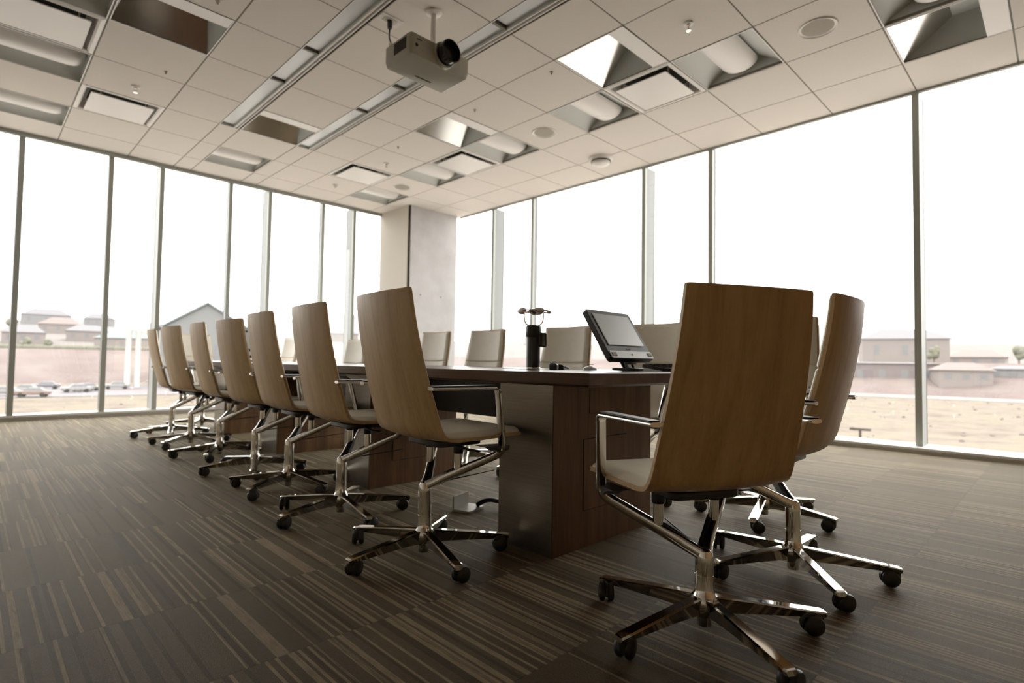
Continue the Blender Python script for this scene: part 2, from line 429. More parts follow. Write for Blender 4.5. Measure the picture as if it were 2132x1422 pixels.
def make_coffer(S=T, label='', W=None):
    t = thing('recessed_luminaire', label, 'ceiling light'); h = S/2-.006; wx = (W or S)/2-.006; d = .22
    m = MB(); m.add([(-wx, h, 0), (wx, h, 0), (wx-.10, 0.0, d), (-wx+.10, 0.0, d)], [(0, 1, 2, 3)]); m.obj('reflector', 'reflector', t, None)
    for s in (1, -1):
        m = MB(); m.add([(s*wx, h, 0), (s*(wx-.10), 0, d), (s*wx, -h, 0), (s*(wx-.10), -h, d)], [(0, 1, 3, 2)])
        m.obj('side_reflector', 'fixture_inner', t, None)
    m = MB(); m.add([(-wx+.10, 0, d), (wx-.10, 0, d), (wx-.10, -h, d), (-wx+.10, -h, d)], [(0, 1, 2, 3)])
    m.add([(-wx, -h, 0), (wx, -h, 0), (wx-.1, -h, d), (-wx+.1, -h, d)], [(0, 1, 2, 3)]); m.obj('housing', 'fixture_inner', t, None)
    m = MB(); m.box(-wx, -h, .0, wx, -h+.145, .012); m.box(-wx, -h+.141, .012, wx, -h+.145, .05); m.obj('lamp_shield', 'fixture_white', t, None)
    m = MB(); m.box(-wx, h-.012, -.003, wx, h, .004); m.box(-wx, -h, -.003, wx, -h+.006, .004); m.box(-wx, -h, -.003, -wx+.008, h, .004); m.box(wx-.008, -h, -.003, wx, h, .004)
    m.obj('frame', 'fixture_white', t, None)
    return t
LAB = {
 (1,5): 'recessed light with half-round cover beside the speaker and a square air vent', (1,7): 'recessed light with half-round cover next to the big ceiling speaker',
 (1,3): 'recessed light with half-round cover beyond the round middle speaker', (1,1): 'small distant recessed light between the square vent and a round speaker',
 (1,-1): 'farthest recessed light close to the concrete corner column', (1,9): 'recessed light with rounded cover cut by the top edge near the right windows',
 (-5,1): 'broad recessed light with curved cover just beyond the large left vent', (-5,-1): 'recessed light with curved cover nearest the left window wall corner', (-5,3): 'recessed light at the top left edge beside the deep brown recess',
 (-1.97,-1): 'shallow recessed light near the left windows, beyond the small brown recess',
 (1,6): 'large square air vent beside the wide white triangular recess', (1,2): 'square air vent in the row of covered lights, beyond the middle recess',
 (0,0): 'square air vent near the far corner, beyond the thin sprinkler', (-4,0): 'square air vent over the left windows, beside a sprinkler', (-5,2): 'square air vent in the top left corner with a thick dark gap',
 (0,6): 'deep recessed luminaire with bright white slope beside the large square vent', (0,3): 'deep recessed luminaire with blue-white slope in the middle of the ceiling',
 (-1.97,1): 'small deep recessed luminaire with brown inside between the two light strips', (-4,3): 'wide deep recessed luminaire with dark brown inside at the top left', (2,9): 'deep recessed luminaire by the right windows with a white slope'}
GRP = {'light': 'covered recessed ceiling lights', 'diffuser': 'square ceiling air vents', 'coffer': 'deep recessed luminaires'}
protos = {}
for (a, c), kind in OPEN.items():
    a1 = LX[LX.index(a)+1]; cx = (a+a1)/2*T; cy = -(c+.5)*T
    if kind not in protos:
        o = protos[kind] = {'light': make_light, 'diffuser': make_diffuser, 'coffer': make_coffer}[kind]()
    else: o = copy_tree(protos[kind])
    o.location = (cx, cy, H); o.scale = ((a1-a), 1, 1) if abs(a1-a-1) > .01 else (1, 1, 1)
    tag(o, LAB[(a, c)], None, GRP[kind])

# linear strips
def strip(a0, a1, label, cuts):
    t = thing('linear_ceiling_light', label, 'ceiling light', (0, 0, 0), 0, 'long light strips in the ceiling')
    x0, x1 = a0*T, a1*T; ya, yb = -1*T, -14*T
    m = MB(); d = .055; xl = x1-.062
    m.box(x0+.002, yb, H+d, xl, ya, H+d+.01); m.box(x0+.002, yb, H, x0+.006, ya, H+d); m.box(xl-.004, yb, H, xl, ya, H+d)
    m.box(x0+.002, ya-.004, H, xl, ya, H+d)
    m.obj('housing', 'fixture_inner', t, None)
    for i in range(len(cuts)-1):
        m = MB(); m.box(x0+.010, -cuts[i+1]*T+.03, H+.022, xl-.008, -cuts[i]*T-.035, H+.028); m.obj('lens', 'frosted_lens', t, None)
        m = MB(); m.box(x0+.006, -cuts[i+1]*T-.012, H+.004, xl-.004, -cuts[i+1]*T+.012, H+.05); m.obj('divider', 'ceiling_bar', t, None)
    m = MB()
    for k, z in ((0, 0), (.018, .012), (.036, 0), (.052, .008)):
        m.box(xl+k+.001, yb, H+z-.002, xl+k+.009, ya, H+z+.014)
    m.box(xl, yb, H+.02, x1-.002, ya, H+.03)
    m.box(x0+.0, yb, H-.003, x0+.007, ya, H+.002)
    m.obj('slot_diffuser', 'fixture_white', t, None)
strip(-2.27, -1.97, 'long recessed light strip beside the left brown recesses', [1, 3, 4, 6, 8, 10, 12, 14])
strip(-1.04, -.73, 'long recessed light strip passing behind the projector', [1, 3, 4, 6, 7, 9, 11, 13])

# speakers, sprinklers, sensors
def speaker(a, c, label):
    t = thing('ceiling_speaker', label, 'speaker', (a*T, -c*T, H), 0, 'round ceiling speakers')
    MB().lathe([(.112, -.001), (.128, -.004), (.134, -.009), (.138, -.006), (.14, 0)], 40).obj('trim_ring', 'fixture_white', t)
    MB().lathe([(.001, -.004), (.06, -.0045), (.112, -.003), (.112, 0)], 40).obj('grille', 'speaker_grille', t)
speaker(1.5, 8.5, 'large round speaker nearest the camera in the ceiling')
speaker(1.49, 4.5, 'round speaker in the middle of the ceiling')
speaker(1.5, .42, 'farthest small round speaker near the concrete column')
def sprinkler(a, c, label):
    t = thing('fire_sprinkler', label, 'sprinkler', (a*T, -c*T, H), 0, 'fire sprinklers in the ceiling')
    MB().lathe([(.002, -.001), (.02, -.012), (.034, -.010), (.038, -.004), (.038, 0)], 24).obj('escutcheon', 'fixture_white', t)
    m = MB(); m.lathe([(.010, -.02), (.010, -.006)], 12)
    for s in (1, -1): m.sweep([(s*.009, 0, -.018), (s*.014, 0, -.036), (s*.004, 0, -.056)], (.0025, .0025), (0, 1, 0), 8)
    m.obj('frame', 'satin_metal', t)
    MB().lathe([(.002, -.052), (.002, -.02)], 8).obj('bulb', 'red_glass', t)
    MB().lathe([(.018, -.060), (.019, -.057), (.006, -.055)], 16).obj('deflector', 'chrome', t)
sprinkler(.46, 7.53, 'large close fire sprinkler with red bulb near the top edge')
sprinkler(.49, 1.42, 'small dark fire sprinkler near the far square vent')
sprinkler(-3.46, 1.43, 'fire sprinkler beside the square vent over the left windows')
def stub(a, c, label):
    MB_ = MB(); MB_.lathe([(.004, -.026), (.008, -.024), (.009, -.006), (.016, -.003), (.016, 0)], 14)
    tag(MB_.obj('ceiling_stud', 'curb_metal', None, 35, (a*T, -c*T, H)), label, 'ceiling fitting', 'small studs in the ceiling')
stub(.19, 5.8, 'small ceiling stud beside the white triangular recess'); stub(.2, 4.3, 'small ceiling stud near the middle recess, in line with two others')
stub(.2, 2.27, 'small far ceiling stud just before the far sprinkler'); stub(-3.27, 2.2, 'small ceiling stud near the wide brown recess'); stub(-3.25, 4.22, 'small ceiling stud at the top edge left of the light strips')
m = MB(); m.lathe([(.001, -.062), (.035, -.06), (.062, -.045), (.07, -.02), (.085, -.012), (.088, 0)], 32)
t = thing('smoke_detector', 'white round smoke detector near the right window wall', 'smoke detector', (3.02*T, 4.5*-T, H)); t.scale = (1.75, 1.75, 1.7); m.obj('body', 'fixture_white', t)
MB().lathe([(.064, -.030), (.072, -.030), (.072, -.024), (.064, -.024)], 32).obj('vent_ring', 'dark_gap', t)
m = MB(); m.lathe([(.004, -.05), (.03, -.03), (.04, -.012), (.045, 0)], 20)
tag(m.obj('motion_sensor', 'fixture_white', None, 35, (.44*T, .50*T, H)), 'small white cone-shaped sensor near the far left end of the ceiling', 'sensor')

# ------------------------------------------------------------------ projector
pj = thing('projector', 'grey ceiling projector with a black lens hanging on a white pole', 'projector', (-1.12, -4.04, H))
def rel(x, y, z): return (x+1.12, y+4.04, z-H)
m = MB(); x0, y0, z0 = rel(-1.48, -4.28, 2.85); x1, y1, z1 = rel(-.96, -3.95, 3.005)
# body with chamfered lower rim
vs = []; rings = [(z1, .012, .0), (z1-.01, 0, 0), (z0+.045, 0, 0), (z0+.008, .012, .0), (z0, .03, 0)]
m2 = MB()
pr = []
for z, off, _ in rings:
    r = .03
    for cx, cy, a0 in ((x1-r, y1-r, 0), (x0+r, y1-r, PI/2), (x0+r, y0+r, PI), (x1-r, y0+r, 1.5*PI)):
        for k in range(5):
            a = a0+PI/2*k/4; pr.append((cx+(r-off)*math.cos(a), cy+(r-off)*math.sin(a), z))
n = 20; fs = []
for k in range(len(rings)-1):
    for i in range(n): j = (i+1) % n; fs.append((k*n+i, k*n+j, (k+1)*n+j, (k+1)*n+i))
fs.append(tuple(range(n))); fs.append(tuple((len(rings)-1)*n+i for i in range(n)))
m2.add(pr, fs); m2.obj('body', 'projector_body', pj, 40)
lx, lz = -.075, z0+.092
Mx = Matrix.Translation((lx, y0+.02, lz)) @ Matrix.Rotation(PI/2, 4, 'X')
m = MB(); m.lathe([(.092, 0), (.090, .030), (.082, .034), (.074, .026)], 32, Mx); m.obj('lens_ring', 'projector_body', pj)
m = MB(); m.lathe([(.070, .02), (.072, .06), (.080, .07), (.080, .105), (.073, .107), (.068, .08), (.06, .06), (.001, .058)], 32, Mx); m.obj('lens', 'lens_black', pj)
m = MB(); m.box(x0-.002, y0+.05, z0+.05, x0+.004, y0+.2, z0+.13); m.obj('vent', 'dark_gap', pj, None)
m = MB(); m.box(x0+.05, y0-.003, z0+.11, x0+.09, y0+.004, z0+.116); m.box(x0+.20, y1-.10, z0-.002, x0+.34, y1-.09, z0+.004); m.obj('slot', 'dark_gap', pj, None)
m = MB(); m.lathe([(.012, -.002), (.012, .006)], 16, Matrix.Translation((x0+.05, y0+.004, z0+.07)) @ Matrix.Rotation(PI/2, 4, 'X')); m.obj('sensor_window', 'lens_black', pj)
m = MB(); m.lathe([(.004, -.001), (.004, .006)], 10, Matrix.Translation((x0+.10, y0+.004, z0+.05)) @ Matrix.Rotation(PI/2, 4, 'X')); m.obj('indicator_lamp', 'red_glass', pj)
m = MB(); m.lathe([(.06, -.002), (.058, -.012), (.03, -.02)], 28); m.obj('ceiling_flange', 'fixture_white', pj)
m = MB(); m.lathe([(.021, -.33), (.021, -.01)], 20); m.obj('pole', 'fixture_white', pj)
m = MB(); m.lathe([(.045, -.352), (.06, -.35), (.06, -.335), (.03, -.32)], 24)
for k in range(4):
    a = PI/4+k*PI/2; e = (.14*math.cos(a)*1.5-.06, .11*math.sin(a)*1.1-.05)
    m.box(-.0, -.009, -.004, math.hypot(*e), .009, .004, Matrix.Translation((0, 0, -.35)) @ Matrix.Rotation(math.atan2(e[1], e[0]), 4, 'Z'))
    m.lathe([(.009, z1), (.009, -.345)], 10, Matrix.Translation((e[0], e[1], 0)))
m.obj('mount_bracket', 'satin_metal', pj)
m = MB(); m.lathe([(.014, .0), (.018, .03), (.012, .035)], 16, Matrix.Translation((x0+.03, y1-.04, z1-.002))); m.obj('adjuster_foot', 'satin_metal', pj)
t = thing('ceiling_outlet', 'white ceiling outlet plate with a black plug beside the projector', 'power outlet', (-1.30, -3.72, H))
MB().rbox(-.09, -.055, -.006, .09, .055, 0, .006, 3, None, .002).obj('plate', 'fixture_white', t)
MB().rbox(-.055, -.03, -.009, .055, .03, -.005, .006).obj('socket', 'plaster', t)
t = thing('power_cable', 'short black power cable from the ceiling outlet to the projector', 'cable', (-1.30, -3.72, H))
MB().lathe([(.016, -.07), (.02, -.05), (.02, -.009)], 14).obj('plug', 'black_plastic', t)
pth = fillet([(0, 0, -.06), (-.005, 0, -.14), (-.03, -.08, -.24), (-.04, -.225, -.33)], .1, 6)
MB().sweep(pth, (.006, .006), (0, 1, .01), 10, 2).obj('cord', 'black_plastic', t)

# ------------------------------------------------------------------ chair
ZL = .028
def shell_profile(off=0.):
    # outer profile points (x, z), from top of back down round the bend to the seat front
    back = [(-.226, 1.009), (-.219, .94), (-.209, .87), (-.196, .80), (-.181, .73), (-.164, .66), (-.147, .60), (-.130, .54)]
    seat = [(.02, .444), (.10, .441), (.18, .441), (.26, .443), (.315, .441), (.331, .438)]
    bend = []
    p0 = Vector((-.130, .54)); p1 = Vector((-.100, .437)); p2 = Vector((.02, .444))
    q0 = p0+(p1-p0)*.38; q2 = p1+(p2-p1)*.55
    for k in range(1, 10):
        t = k/10; bend.append(tuple(q0*(1-t)**2+p1*2*t*(1-t)+q2*t*t))
    pts = [Vector(p) for p in back+[tuple(q0)]+bend+[tuple(q2)]+seat]
    # resample
    L = [0.]
    for i in range(1, len(pts)): L.append(L[-1]+(pts[i]-pts[i-1]).length)
    return pts, L
def sample(pts, L, s):
    s = min(max(s, 0), L[-1])
    for i in range(1, len(L)):
        if s <= L[i]+1e-9:
            t = (s-L[i-1])/max(L[i]-L[i-1], 1e-9); return pts[i-1].lerp(pts[i], t)
    return pts[-1]
def shell_surface(mb, o_out, o_in, inset=0., s0=0., s1=None, groove=None, rc=.03, pillow=0., rt=.009):
    pts, L = shell_profile(); tot = L[-1]; s1 = tot if s1 is None else s1
    s0 += inset; s1 -= inset
    ss = []
    k = 0.
    base = [0, .002, .005, .01, .018, .03]
    ss = [s0+b for b in base]; n = 46
    ss += [s0+.03+(s1-s0-.06)*i/n for i in range(1, n)]
    ss += [s1-b for b in base[::-1]]
    if groove is not None: ss = sorted(ss+[groove+d for d in (-.012, -.008, -.005, -.0025, 0, .0025, .005, .008, .012)])
    nv = 16; rows = []
    for s in ss:
        p = sample(pts, L, s); a = sample(pts, L, s-.006); b = sample(pts, L, s+.006); t = (b-a).normalized(); nn = Vector((-t.y, t.x))   # points to the sitter's side
        if nn.y < 0 and s > tot*.6: nn = -nn
        if nn.x < 0 and s < tot*.4: nn = -nn
        fz = s/tot
        if p.y > .45 and s < tot*.62: wd = .205+(.240-.205)*(1.009-p.y)/.56
        else: wd = .240-(.240-.224)*max(0, (p.x+.10))/.43
        wd -= inset
        e = min(s-s0, s1-s); r2 = rt if s-s0 < s1-s else rc
        if e < r2: wd = wd-r2+math.sqrt(max(r2*r2-(r2-e)**2, 0))
        cur = .022 if s < tot*.55 else .022*max(0, 1-(s-tot*.55)/(.12*tot))
        rows.append((p, nn, wd, cur, s))
    def gen(off, edge_drop=0.):
        out = []
        for p, nn, wd, cur, s in rows:
            row = []
            for j in range(nv+1):
                v = -1+2*j/nv; v = math.copysign(abs(v)**.85, v)
                o_ = off
                if edge_drop:
                    e = min(wd*(1-abs(v)), s-s0, s1-s); o_ = off-edge_drop*(1-min(e/.018, 1)**.5)
                    if groove is not None: o_ -= .007*math.exp(-((s-groove)/.0045)**2)
                c = cur*(abs(v)**2)
                q = p+nn*(o_+c); row.append(Vector((q.x, v*wd, q.y)))
            out.append(row)
        return out
    A = gen(o_out); B = gen(o_in, pillow)
    nr = len(A); nc = nv+1; vs = [x for r in A for x in r]+[x for r in B for x in r]; off = nr*nc; fs = []
    for i in range(nr-1):
        for j in range(nc-1):
            a, b, c, d = i*nc+j, i*nc+j+1, (i+1)*nc+j+1, (i+1)*nc+j
            fs.append((a, b, c, d)); fs.append((off+a, off+d, off+c, off+b))
    mi = [mb.mi]*len(fs); mb.add(vs, fs)
    o = len(mb.v)-len(vs); rim = []
    for i in range(nr-1):
        for j in (0, nc-1):
            a, d = i*nc+j, (i+1)*nc+j; rim.append((a+o, d+o, off+d+o, off+a+o))
    for i in (0, nr-1):
        for j in range(nc-1):
            a, b = i*nc+j, i*nc+j+1; rim.append((a+o, b+o, off+b+o, off+a+o))
    mb.f += rim; mb.m += [1 if mb.rimm else mb.mi]*len(rim)
MB.rimm = False
def caster_mesh():
    m = MB()
    for s in (1, -1):
        Mw = Matrix.Translation((-.020, s*.0045, .029)) @ Matrix.Rotation(-s*PI/2, 4, 'X')
        m.lathe([(.020, 0), (.027, .001), (.029, .005), (.029, .013), (.025, .0185), (.015, .021), (.001, .0215)], 20, Mw)
    pr = []
    for k in range(9):
        a = math.radians(-15+k*26); pr.append((-.020+.0305*math.cos(a), .030+.0305*math.sin(a)))
    m.prism(pr[::1], -.0042, .0042, Matrix(((1, 0, 0, 0), (0, 0, -1, 0), (0, 1, 0, 0), (0, 0, 0, 1))))
    m.lathe([(.0125, .026), (.0140, .052)], 14)
    m.lathe([(.006, .05), (.006, .066)], 10)
    return m.mesh('caster', 'black_plastic', 40)
def make_chair():
    t = thing('conference_chair', 'x', 'chair')
    # five-star base (own object, turns freely)
    m = MB()
    for k in range(5):
        M = Matrix.Rotation(k*2*PI/5, 3, 'Z')
        xs = [.0, .03, .07, .14, .22, .30, .335, .345]
        zt = [.102, .101, .098, .091, .082, .073, .069, .066]
        hh = [.052, .050, .045, .037, .029, .021, .018, .014]
        ww = [.017, .0175, .018, .0185, .0195, .0200, .0195, .0165]
        vs = []; fs = []
        for x, z, h2, w2 in zip(xs, zt, hh, ww):
            for yy, zz in ((-w2, z-.0035), (-w2*.72, z), (w2*.72, z), (w2, z-.0035), (w2*.62, z-h2), (-w2*.62, z-h2)):
                vs.append(M @ Vector((x, yy, zz)))
        for i in range(len(xs)-1):
            for j in range(6): q = (j+1) % 6; fs.append((i*6+j, i*6+q, (i+1)*6+q, (i+1)*6+j))
        fs.append(tuple(range(6))); fs.append(tuple((len(xs)-1)*6+i for i in range(6)))
        m.add(vs, fs)
    m.lathe([(.022, .040), (.032, .046), (.040, .070), (.038, .096), (.031, .107), (.0275, .122), (.0268, .16)], 28)
    m.lathe([(.0195, .014), (.0205, .016), (.0205, .055)], 20)
    base = m.obj('star_base', 'chrome', t, 30)
    cm = caster_mesh()
    for k in range(5):
        c = bpy.data.objects.new('caster', cm); COL.objects.link(c); c.parent = base
        a = k*2*PI/5; c.location = (.328*math.cos(a), .328*math.sin(a), 0); c.rotation_euler = (0, 0, a+random.uniform(-1.4, 1.4))
    m = MB(); m.lathe([(.0262, .12), (.0262, .222), (.0255, .242), (.021, .257), (.010, .264)], 28); up = m.obj('column', 'chrome', t)
    # arms
    for s in (1, -1):
        key = [(-.004, s*.006, .243), (.03, s*.035, .262), (.205, s*.236, .388), (.218, s*.256, .405), (.157, s*.264, .641), (.12, s*.264, .644), (-.155, s*.262, .646)]
        P = fillet([key[0], key[1], key[2], (.152, s*.266, .643), key[6]], [0, .03, .035, .022, 0], 6)
        n = len(P); sec = []; side = []
        low = Vector((.175, .21, 0)).normalized()
        for i, p in enumerate(P):
            q = i/(n-1)
            if p.z < .37 and p.x < .2 and abs(p.y) < .22: sec.append((.0150, .0180)); side.append((-.21, s*.175, 0) if True else 0)
            elif p.z < .41 and p.z < .40: sec.append((.0145, .016)); side.append((-.12, s*.24, 0))
            elif p.z < .63: sec.append((.0165, .0095)); side.append((0, s*1, 0))
            else: sec.append((.0185, .0065)); side.append((0, s*1, 0))
        m = MB(); m.sweep(P, sec, side, 16, 3.2); arm = m.obj('armrest', 'chrome', t, 50)
        m = MB(); m.rbox(-.150, s*.263-.0165, .6525, .135, s*.263+.0165, .6565, .008, 4, None, .001); m.obj('arm_pad', 'black_plastic', arm)
        # post, cup and web
        px, py, pz = .088, s*.100, .300
        m = MB(); m.lathe([(.0155, .308), (.0155, .385)], 20, Matrix.Translation((px, py, 0))); m.obj('support_post', 'chrome', t)
        m = MB(); m.lathe([(.019, .378), (.021, .384), (.021, .425), (.017, .432)], 20, Matrix.Translation((px, py, 0))); m.obj('post_socket', 'black_plastic', t)
        ang = math.atan2(s*.21, .175)
        Mw = Matrix.Translation((.012, -s*.010, 0)) @ Matrix.Rotation(ang, 4, 'Z') @ Matrix.Rotation(PI/2, 4, 'X')
        m = MB(); m.prism([(.012, .234), (.150, .297), (.150, .332), (.112, .318), (.012, .264)], -.007, .007, Mw); m.obj('web_plate', 'black_plastic', t, None)
    for s in (1, -1):                                          # bracket between shell and arm
        m = MB(); m.prism([(.10, .418), (.235, .414), (.232, .398), (.18, .39), (.15, .408)], s*.185, s*.245, Matrix(((1, 0, 0, 0), (0, 0, 1, 0), (0, 1, 0, 0), (0, 0, 0, 1)))); m.obj('seat_bracket', 'black_metal', t, None)
    m = MB(); m.rbox(-.02, -.12, .408, .20, .12, .434, .03, 4, None, .004); m.obj('tilt_mechanism', 'black_metal', t)
    m = MB(); m.sweep([(.06, -.10, .415), (.07, -.19, .405), (.09, -.235, .402)], [(.006, .005), (.008, .005), (.013, .004)], (1, 0, 0), 10); m.obj('lever', 'black_plastic', t)
    m = MB(); m.sweep([(.02, -.01, .250), (.17, -.03, .262), (.32, -.05, .275)], [(.004, .004), (.003, .0025), (.0015, .0015)], (0, 1, 0), 8); m.obj('pull_rod', 'black_metal', t)
    # shell
    m = MB(); m.rimm = True; shell_surface(m, 0., .012, 0.)
    sh = m.obj('shell', ['shell_veneer', 'shell_edge'], t, 40)
    m = MB(); m.rimm = False; shell_surface(m, .0125, .032, .007, groove=.262, rc=.028, pillow=.014)
    cu = m.obj('cushion', 'leather', t, 50)
    return t
UP = ('column',)
def place_chair(src, x, y, th, phi, dz, tilt, label, group, first=False):
    o = src if first else copy_tree(src)
    o.location = (x, y, 0); o.rotation_euler = (0, 0, th); tag(o, label, None, group)
    for ch in o.children:
        k = ch.name.split('.')[0]
        if k == 'star_base': ch.rotation_euler = (0, 0, phi-th)
        else:
            ch.location = (0, 0, dz)
            if k in ('shell', 'cushion') and tilt:
                px_, pz = .05, .40; c, s = math.cos(tilt), math.sin(tilt)
                # rotation about y by -tilt in the x-z plane
                ch.rotation_euler = (0, -tilt, 0)
                ch.location = (px_-(c*px_-s*pz), 0, pz-(s*px_+c*pz)+dz)
    return o
ch0 = make_chair()
GL_ = 'chairs along the left side of the table'; GR_ = 'chairs along the window side of the table'
ROW = [
 (-2.189, -5.528, -.055, .678, .031, .022, 'closest side chair of the left row, plywood back turned to the camera', GL_),
 (-2.159, -4.776, -.057, .835, .027, -.007, 'second plywood-backed chair in the left row, behind the closest one', GL_),
 (-2.118, -4.043, -.028, -.093, .031, .001, 'third plywood-backed chair in the left row', GL_),
 (-2.084, -3.400, .077, .573, .024, .008, 'fourth plywood-backed chair in the left row', GL_),
 (-2.075, -2.615, -.037, .401, .028, -.011, 'narrow-looking fifth chair in the left row, turned slightly away', GL_),
 (-2.081, -1.846, .111, .051, .031, -.003, 'sixth chair in the left row, next to the last one', GL_),
 (-2.064, -1.115, -.063, .679, .028, .003, 'last chair of the left row, closest to the left windows', GL_),
 (-1.948, -6.591, 1.098, .422, -.026, -.005, 'large foreground chair seen from behind with chrome arms and tan plywood back', 'chairs at the near table end'),
 (-1.275, -6.614, 1.591, .099, .009, -.008, 'plywood-backed chair behind the foreground chair, seen edge-on at the right', 'chairs at the near table end'),
 (-.572, -6.242, 3.163, -.405, .025, 0, 'mostly hidden chair behind the foreground chair with bright chrome base', GR_),
 (-.60, -5.53, 3.131, .3, .024, 0, 'cream leather chair partly hidden behind the foreground chair', GR_),
 (-.74, -4.90, 3.132, .9, .018, 0, 'cream leather chair right of the black conference camera', GR_),
 (-.79, -4.12, 3.127, .2, .018, 0, 'cream leather chair just left of the black conference camera', GR_),
 (-.80, -3.46, 3.12, .6, .018, 0, 'cream leather chair in front of the concrete column', GR_),
 (-.80, -2.80, 3.14, .1, .02, 0, 'cream leather chair hidden behind the closest left chair', GR_),
 (-.82, -2.12, 3.14, .5, -.022, 0, 'far cream leather chair left of the concrete column, set lower', GR_),
 (-.82, -1.22, 3.12, .8, .028, 0, 'far cream leather chair showing its dark side edge', GR_),
 (-.84, -.53, 3.14, .4, .028, 0, 'most distant cream leather chair of the window side row', GR_),
 (-1.63, -.52, -1.22, .3, .028, 0, 'cream leather chair at the far head of the table', 'chair at the far head'),
]
for i, (x, y, th, phi, dz, ti, lab, grp) in enumerate(ROW[1:]):
    place_chair(ch0, x, y, th, phi, dz, ti, lab, grp)
place_chair(ch0, *ROW[0][:6], ROW[0][6], ROW[0][7], first=True)

# ------------------------------------------------------------------ table
tb = thing('conference_table', 'long dark walnut conference table with steel-sided pedestals', 'table', (-1.485, -3.575, 0))
def tr(x, y): return x+1.485, y+3.575
hx, hy = .515, 2.625
m = MB()
ring = [(.741, 0, 0), (.7385, .004, 0), (.700, .004, 0), (.692, -.006, 0), (.690, -.03, 0)]
vs = []; fs = []
for z, o_, _ in ring:
    for sx, sy in ((1, 1), (-1, 1), (-1, -1), (1, -1)): vs.append((sx*(hx+o_-.004), sy*(hy+o_-.004), z))
for k in range(len(ring)-1):
    for i in range(4): j = (i+1) % 4; fs.append((k*4+i, k*4+j, (k+1)*4+j, (k+1)*4+i))
fs.append((0, 1, 2, 3)); fs.append(tuple((len(ring)-1)*4+i for i in range(4)))
m.add(vs, fs); m.obj('tabletop', 'walnut_top', tb, None)
PED = [-5.91, -4.40, -2.87, -1.36]
for k, yp in enumerate(PED):
    xa, ya = tr((-1.85, -1.785, -1.73, -1.66)[k], yp); xb, yb = tr(-1.12, yp+.31)
    m = MB(); m.box(xa+.003, ya, 0, xb-.003, yb, .690); pd = m.obj('pedestal', 'walnut', tb, None)
    for s, xx in ((-1, xa), (1, xb)):
        m = MB(); m.box(xx, ya+.002, .002, xx-s*.004, yb-.002, .689); m.obj('steel_panel', 'brushed_steel', pd, None)
    m = MB(); sh_ = (0, .03, .06, .10)[k]; ax, ay = tr(-1.652+sh_, yp); bx, by = tr(-1.336+sh_*.4, yp)
    m.box(ax, ay-.0035, .156, bx, ay+.0, .452); m.mi = 1; m.box(ax-.003, ay-.001, .153, bx+.003, ay+.001, .455)
    m.obj('access_panel', ['walnut', 'dark_gap'], pd, None)
    m = MB(); ax, ay = tr(-1.612+sh_, yp); bx, by = tr(-1.373+sh_*.4, yp)
    m.box(ax, ay-.003, .562, bx, ay, .675); m.mi = 1; m.box(ax-.003, ay-.001, .559, bx+.003, ay+.001, .678)
    m.obj('access_panel', ['walnut', 'dark_gap'], pd, None)
for a, b in zip(PED[:-1], PED[1:]):
    m = MB(); m.box(-.035, a+.31+3.575, .484, .035, b+3.575, .690); m.obj('modesty_panel', 'black_metal', tb, None)
for xx, yy, w_ in ((0, -1.9, .30), (0, .2, .3)):
    m = MB(); m.box(xx-.09, yy-w_/2, .7412, xx+.09, yy+w_/2, .7432); m.obj('cable_hatch', 'black_metal', tb, None)

# ------------------------------------------------------------------ things on the table
def touch_console(x, y, rz, label, lean=33):
    t = thing('touch_screen', label, 'screen', (x, y, .742), rz)
    # local: faces -y, leaning back; origin under the neck
    M = Matrix.Translation((0, -.02, .056)) @ Matrix.Rotation(math.radians(-lean), 4, 'X')
    W, HH = .185, .292
    def pl(x0, z0, x1, z1, y0, y1, r, mt, nm, sm=35, par=t):
        MM = M @ Matrix.Rotation(PI/2, 4, 'X')
        q = MB(); q.rbox(x0, z0, -y1, x1, z1, -y0, r, 5, MM, .002); return q.obj(nm, mt, par, sm)
    pl(-W, 0, W, HH, -.0, .030, .016, 'screen_bezel', 'display_housing')
    pl(-W+.002, .002, W-.002, .045, -.006, -.0005, .012, 'silver_plastic', 'speaker_bar')
    pl(-W+.012, .014, -W+.05, .034, -.0085, -.0055, .003, 'speaker_grille', 'grille'); pl(W-.05, .014, W-.012, .034, -.0085, -.0055, .003, 'speaker_grille', 'grille')
    pl(-.005, .019, .005, .029, -.009, -.0055, .004, 'lens_black', 'power_button')
    pl(-W+.030, .078, W-.030, HH-.026, -.004, -.0005, .004, 'screen', 'screen_panel')
    pl(-.02, .058, .02, .063, -.0026, -.0005, .001, 'silver_plastic', 'badge')
    m = MB()
    m.sweep([(0, .10, .105), (0, .055, .06), (0, .02, .012)], [(.028, .010), (.022, .010), (.030, .010)], (1, 0, 0), 12)
    m.sweep([(.03, .06, .115), (.028, .02, .05), (.03, -.0, .012)], (.006, .006), (1, 0, 0), 8)
    m.sweep([(-.03, .06, .125), (-.028, .02, .06), (-.03, -.0, .012)], (.006, .006), (1, 0, 0), 8)
    m.rbox(-.07, .036, .096, .07, .06, .112, .008); m.rbox(-.04, -.012, .030, .04, .012, .042, .006)
    m.obj('stand_arm', 'black_metal', t)
    m = MB(); m.rbox(-.055, -.05, 0, .055, .08, .014, .02, 5, None, .003); m.obj('stand_base', 'black_metal', t)
    return t
touch_console(-1.195, -5.84, 0, 'tilted touch screen with grey display on the near end of the table')
touch_console(-1.66, -1.95, .15, 'far black screen on the table, glimpsed between two left-row chairs')
t = thing('conference_camera', 'black cylindrical conference camera with a chrome ring on top', 'camera', (-1.41, -5.385, .742))
MB().lathe([(.039, 0), (.039, .006), (.037, .008)], 32).obj('foot', 'chrome', t)
MB().lathe([(.036, .008), (.036, .165), (.040, .17), (.043, .180), (.043, .214), (.036, .228)], 32).obj('body', 'black_plastic', t)
